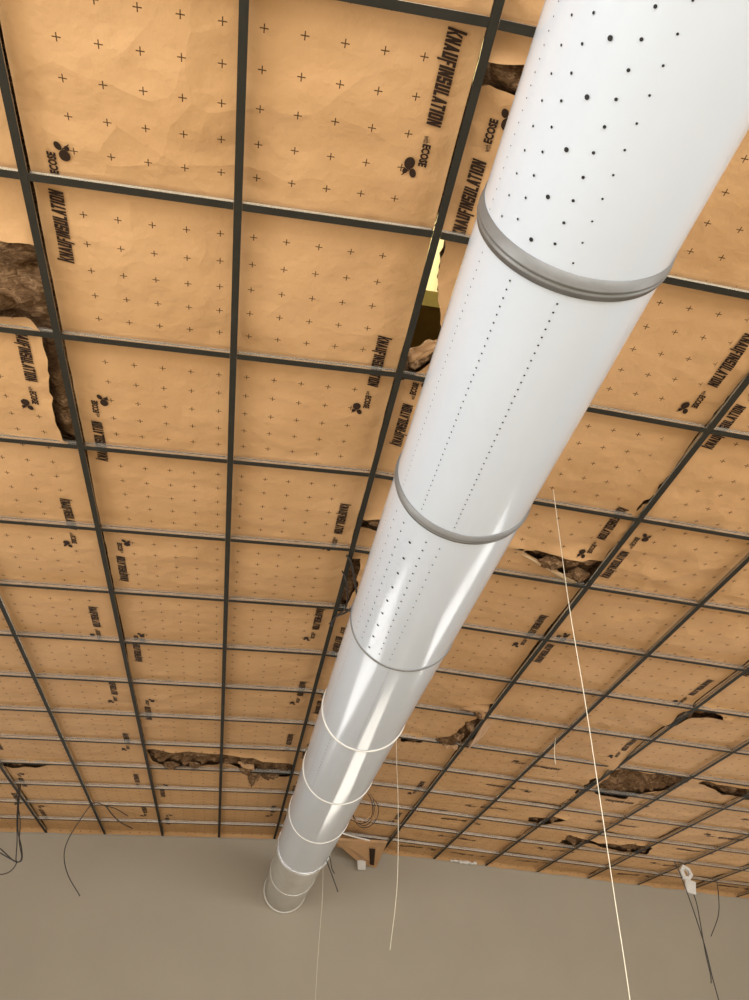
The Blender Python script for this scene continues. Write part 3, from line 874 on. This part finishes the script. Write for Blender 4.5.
tag(tube('dangling_cable', [(5.15, 8.5, 3.56), (5.166, 8.5, 3.50), (5.150, 8.5, 3.301), (5.10, 8.5, 3.106), (4.967, 8.5, 2.90)], .0045, M['cable']),
    'short dark cable end bending left beside the white fitting at far right', 'cable', 'dark cables dangling from the ceiling')
tag(tube('dangling_cable', [(.70, 6.98, 3.10), (.739, 7.0, 3.02), (.79, 7.0, 2.917), (.838, 7.0, 2.814)], .0045, M['cable']),
    'short dark cable end poking down beside the foil taped duct joint', 'cable', 'dark cables dangling from the ceiling')
tag(tube('dangling_cable', [(.715, 6.96, 3.13), (.755, 6.99, 3.06), (.775, 7.0, 2.99), (.80, 7.0, 2.95)], .004, M['cable']),
    'stub of a second dark cable hugging the foil taped duct joint', 'cable', 'dark cables dangling from the ceiling')
# coil of wire on the grid right of the duct
root = empty('wire_coil', (.99, 6.95, 3.50)); inv = Matrix.Translation(-root.location)
tag(root, 'coil of brown wire hung beside the far right of the white duct', 'wire')
for q in range(6):
    pts = []
    for k in range(19):
        a = 2 * pi * k / 18
        pts.append((.985 + .012 * q + (.10 + .008 * (q % 3)) * cos(a), 6.95 + .02 * q + .03 * sin(a * 2 + q), 3.49 + (.13 + .01 * (q % 2)) * sin(a)))
    o = tube('wire_turn', pts, .0035, M['cable'] if q % 2 else M['kraft'], root, 6, 3); o.matrix_parent_inverse = inv
# dark cables squeezed between the duct and the runner
for n, (pts, lab) in enumerate((([(.335, 3.20, 3.65), (.365, 3.27, 3.655), (.405, 3.38, 3.60), (.43, 3.50, 3.57), (.40, 3.68, 3.60), (.36, 3.85, 3.655), (.35, 3.95, 3.65)], 'thick dark cable bulging out between the duct and the runner left of it'),
                                ([(.33, 3.34, 3.645), (.36, 3.42, 3.645), (.385, 3.52, 3.61), (.39, 3.64, 3.60), (.37, 3.80, 3.645), (.335, 3.92, 3.645)], 'thinner dark cable behind the bulging one left of the duct'))):
    tag(tube('squeezed_cable', pts, .0055 - .0015 * n, M['cable']), lab, 'cable', 'cables beside the duct')


# ------------------------------------------------------------------ loose pieces by the far wall
def slab(name, pts, th, mat, parent=None):
    """Thick sheet from a planar outline, extruded along its normal."""
    P = [Vector(p) for p in pts]; nrm = (P[1] - P[0]).cross(P[2] - P[0]).normalized() * th
    V = P + [p + nrm for p in P]; n = len(P)
    F = [tuple(range(n))[::-1], tuple(range(n, 2 * n))] + [(k, (k + 1) % n, n + (k + 1) % n, n + k) for k in range(n)]
    o = mesh(name, V, F, (mat,), parent)
    bmx = bmesh.new(); bmx.from_mesh(o.data); bmesh.ops.recalc_face_normals(bmx, faces=bmx.faces); bmx.to_mesh(o.data); bmx.free()
    return o


root = empty('insulation_offcut', (1.2, 8.6, 3.5)); inv = Matrix.Translation(-root.location)
tag(root, 'loose kraft paper insulation offcut hanging from the ceiling corner right of the duct end', 'insulation')
TLc, BLc, BRc, TRc = Vector((.919, 8.35, 3.523)), Vector((1.285, 9.05, 3.479)), Vector((1.486, 9.05, 3.432)), Vector((1.522, 8.6, 3.592))
o = slab('paper_facing', [TLc, BLc, BRc, TRc], .025 if (BLc - TLc).cross(BRc - TLc).z > 0 else -.025, M['kraft'], root); o.matrix_parent_inverse = inv


def on_cut(u, v): return TLc * (1 - u) * (1 - v) + TRc * u * (1 - v) + BLc * (1 - u) * v + BRc * u * v - Vector((0, 0, .004))


o = slab('printed_band', [on_cut(.66, .25), on_cut(.66, .92), on_cut(.86, .92), on_cut(.80, .25)], -.002, M['ink'], root); o.matrix_parent_inverse = inv
tag(slab('paper_tag', [(1.268, 9.0, 3.488), (1.362, 9.0, 3.49), (1.364, 9.0, 3.397), (1.281, 9.0, 3.391)], .01, M['plastic']), 'small white square tag hanging under the loose insulation offcut', 'tag')
tag(tube('loose_metal_strip', [(.90, 8.2, 3.632), (.93, 8.2, 3.60), (.97, 8.2, 3.565), (1.12, 8.25, 3.548), (1.29, 8.3, 3.535)], .008, M['rim'], None, 6), 'thin pale metal strip sticking out right of the duct near the far wall', 'metal strip')
bm = bmesh.new()
for k in range(9):
    random.seed(k)
    m = Matrix.Translation((2.36 + .032 * k, 9.09 + .02 * random.random(), 3.566 - .0012 * k + .012 * random.random())) @ Matrix.Diagonal((.022 + .02 * random.random(), .018, .012 + .012 * random.random(), 1))
    bmesh.ops.create_icosphere(bm, subdivisions=2, radius=1, matrix=m)
for v in bm.verts: v.co += Vector((nz(v.co.x * 40, v.co.z * 40), 0, nz(v.co.x * 50, v.co.z * 60, 3))) * .006
tag(from_bm('plaster_lump', bm, (M['plastic'],), None, True), 'crumbly white filler lump along the top of the far wall right of the duct', 'filler')


# ------------------------------------------------------------------ curled paper flaps at the tears
def flap(parent_label, pts, curl, mat, name='torn_flap', seed=0.0):
    """Curved sheet: pts = four grid corners (col, row, h); sags by curl in the middle; returned as a mesh with real thickness."""
    A, B, D, E = [C(*p) for p in pts]; n = 8; V, F = [], []
    for i in range(n + 1):
        for j in range(n + 1):
            u, v = i / n, j / n
            p = A * (1 - u) * (1 - v) + B * u * (1 - v) + D * u * v + E * (1 - u) * v
            p.z -= curl * sin(pi * v) + .012 * nz(u * 4, v * 4, seed); p.y += .02 * nz(u * 3, v * 3, seed + 4)
            V.append(p)
    for i in range(n):
        for j in range(n):
            a = i * (n + 1) + j; F.append((a, a + 1, a + n + 2, a + n + 1))
    rolls = [o for o in COL.objects if o.parent is None and o.get('label') == parent_label]
    par = rolls[0] if rolls else None
    o = mesh(name, V, F, (mat,), par, True)
    sm = o.modifiers.new('thickness', 'SOLIDIFY'); sm.thickness = .0015
    if par: o.matrix_parent_inverse = Matrix.Translation(-par.location)
    return o


LC = 'kraft paper insulation strip behind the white duct, torn open in several places'
LD = 'kraft paper insulation strip right of the duct ending in a curled corner'
LA = 'broad paper insulation strip left of the duct, ragged brown tear near the far wall'
LL = 'kraft paper insulation strip at left with a torn hole showing brown wool'
flap(LC, [(3.20, 3.62, .03), (3.97, 4.03, .02), (3.92, 4.09, .038), (3.25, 3.72, .04)], .006, M['kraft_back'], seed=1)
flap(LC, [(3.62, 6.90, .036), (3.97, 6.72, .036), (3.97, 6.86, .0), (3.84, 6.94, .012)], .008, M['kraft'], seed=2)
flap(LC, [(3.86, 6.96, .02), (3.98, 6.90, .01), (3.97, 7.02, -.01), (3.93, 7.06, .0)], .0, M['kraft'], seed=3)
flap(LD, [(4.03, 7.10, .034), (4.14, 7.06, .036), (4.13, 7.95, .015), (4.04, 8.0, -.02)], .012, M['kraft'], seed=4)
flap(LC, [(3.74, 8.02, .0), (3.92, 7.98, -.005), (3.94, 8.09, -.01), (3.78, 8.11, -.005)], .0, M['kraft'], seed=5)
TUFTS = [(LA, 1.46, 10.12, .10, .11), (LA, 1.53, 10.10, .06, .07), (LA, 1.36, 10.02, .12, .05), (LA, 1.68, 10.22, .16, .045), (LA, .30, 9.92, .12, .04), (LA, .62, 9.88, .1, .035),
         (LC, 3.90, 7.35, .07, .06), (LC, 3.87, 7.75, .10, .05), (LC, 3.76, 7.98, .12, .045), (LC, 3.91, 6.98, .06, .05), (LC, 3.62, 3.78, .13, .03), (LC, 3.88, 3.90, .12, .03)]
for k, (own, cc, rr, ww, hh) in enumerate(TUFTS):
    bm = bmesh.new(); bmesh.ops.create_icosphere(bm, subdivisions=4, radius=1)
    o_ = C(cc, rr, .03)
    for v in bm.verts:
        q = v.co.copy(); t = 1 + .45 * nz(q.x * 1.7 + k * 5, q.y * 1.7, q.z * 1.7) + .3 * nz(q.x * 5 + k, q.y * 5, q.z * 4)
        wd = 1 if q.z > 0 else 1 + .5 * q.z
        v.co = o_ + Vector((q.x * t * ww * .5 * wd, q.y * t * ww * .4 * wd, q.z * t * hh * (.3 if q.z > 0 else 1)))
    par = [o for o in COL.objects if o.parent is None and o.get('label') == own][0]
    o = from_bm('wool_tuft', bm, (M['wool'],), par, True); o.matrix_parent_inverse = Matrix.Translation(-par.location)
flap(LA, [(1.22, 9.74, .036), (1.45, 9.83, .034), (1.47, 9.98, .012), (1.32, 9.90, .018)], .010, M['kraft'], seed=7)
flap(LC, [(2.02, 1.84, .04), (2.20, 1.70, .045), (2.23, 1.75, .03), (2.05, 1.95, .03)], .004, M['kraft'], seed=9)
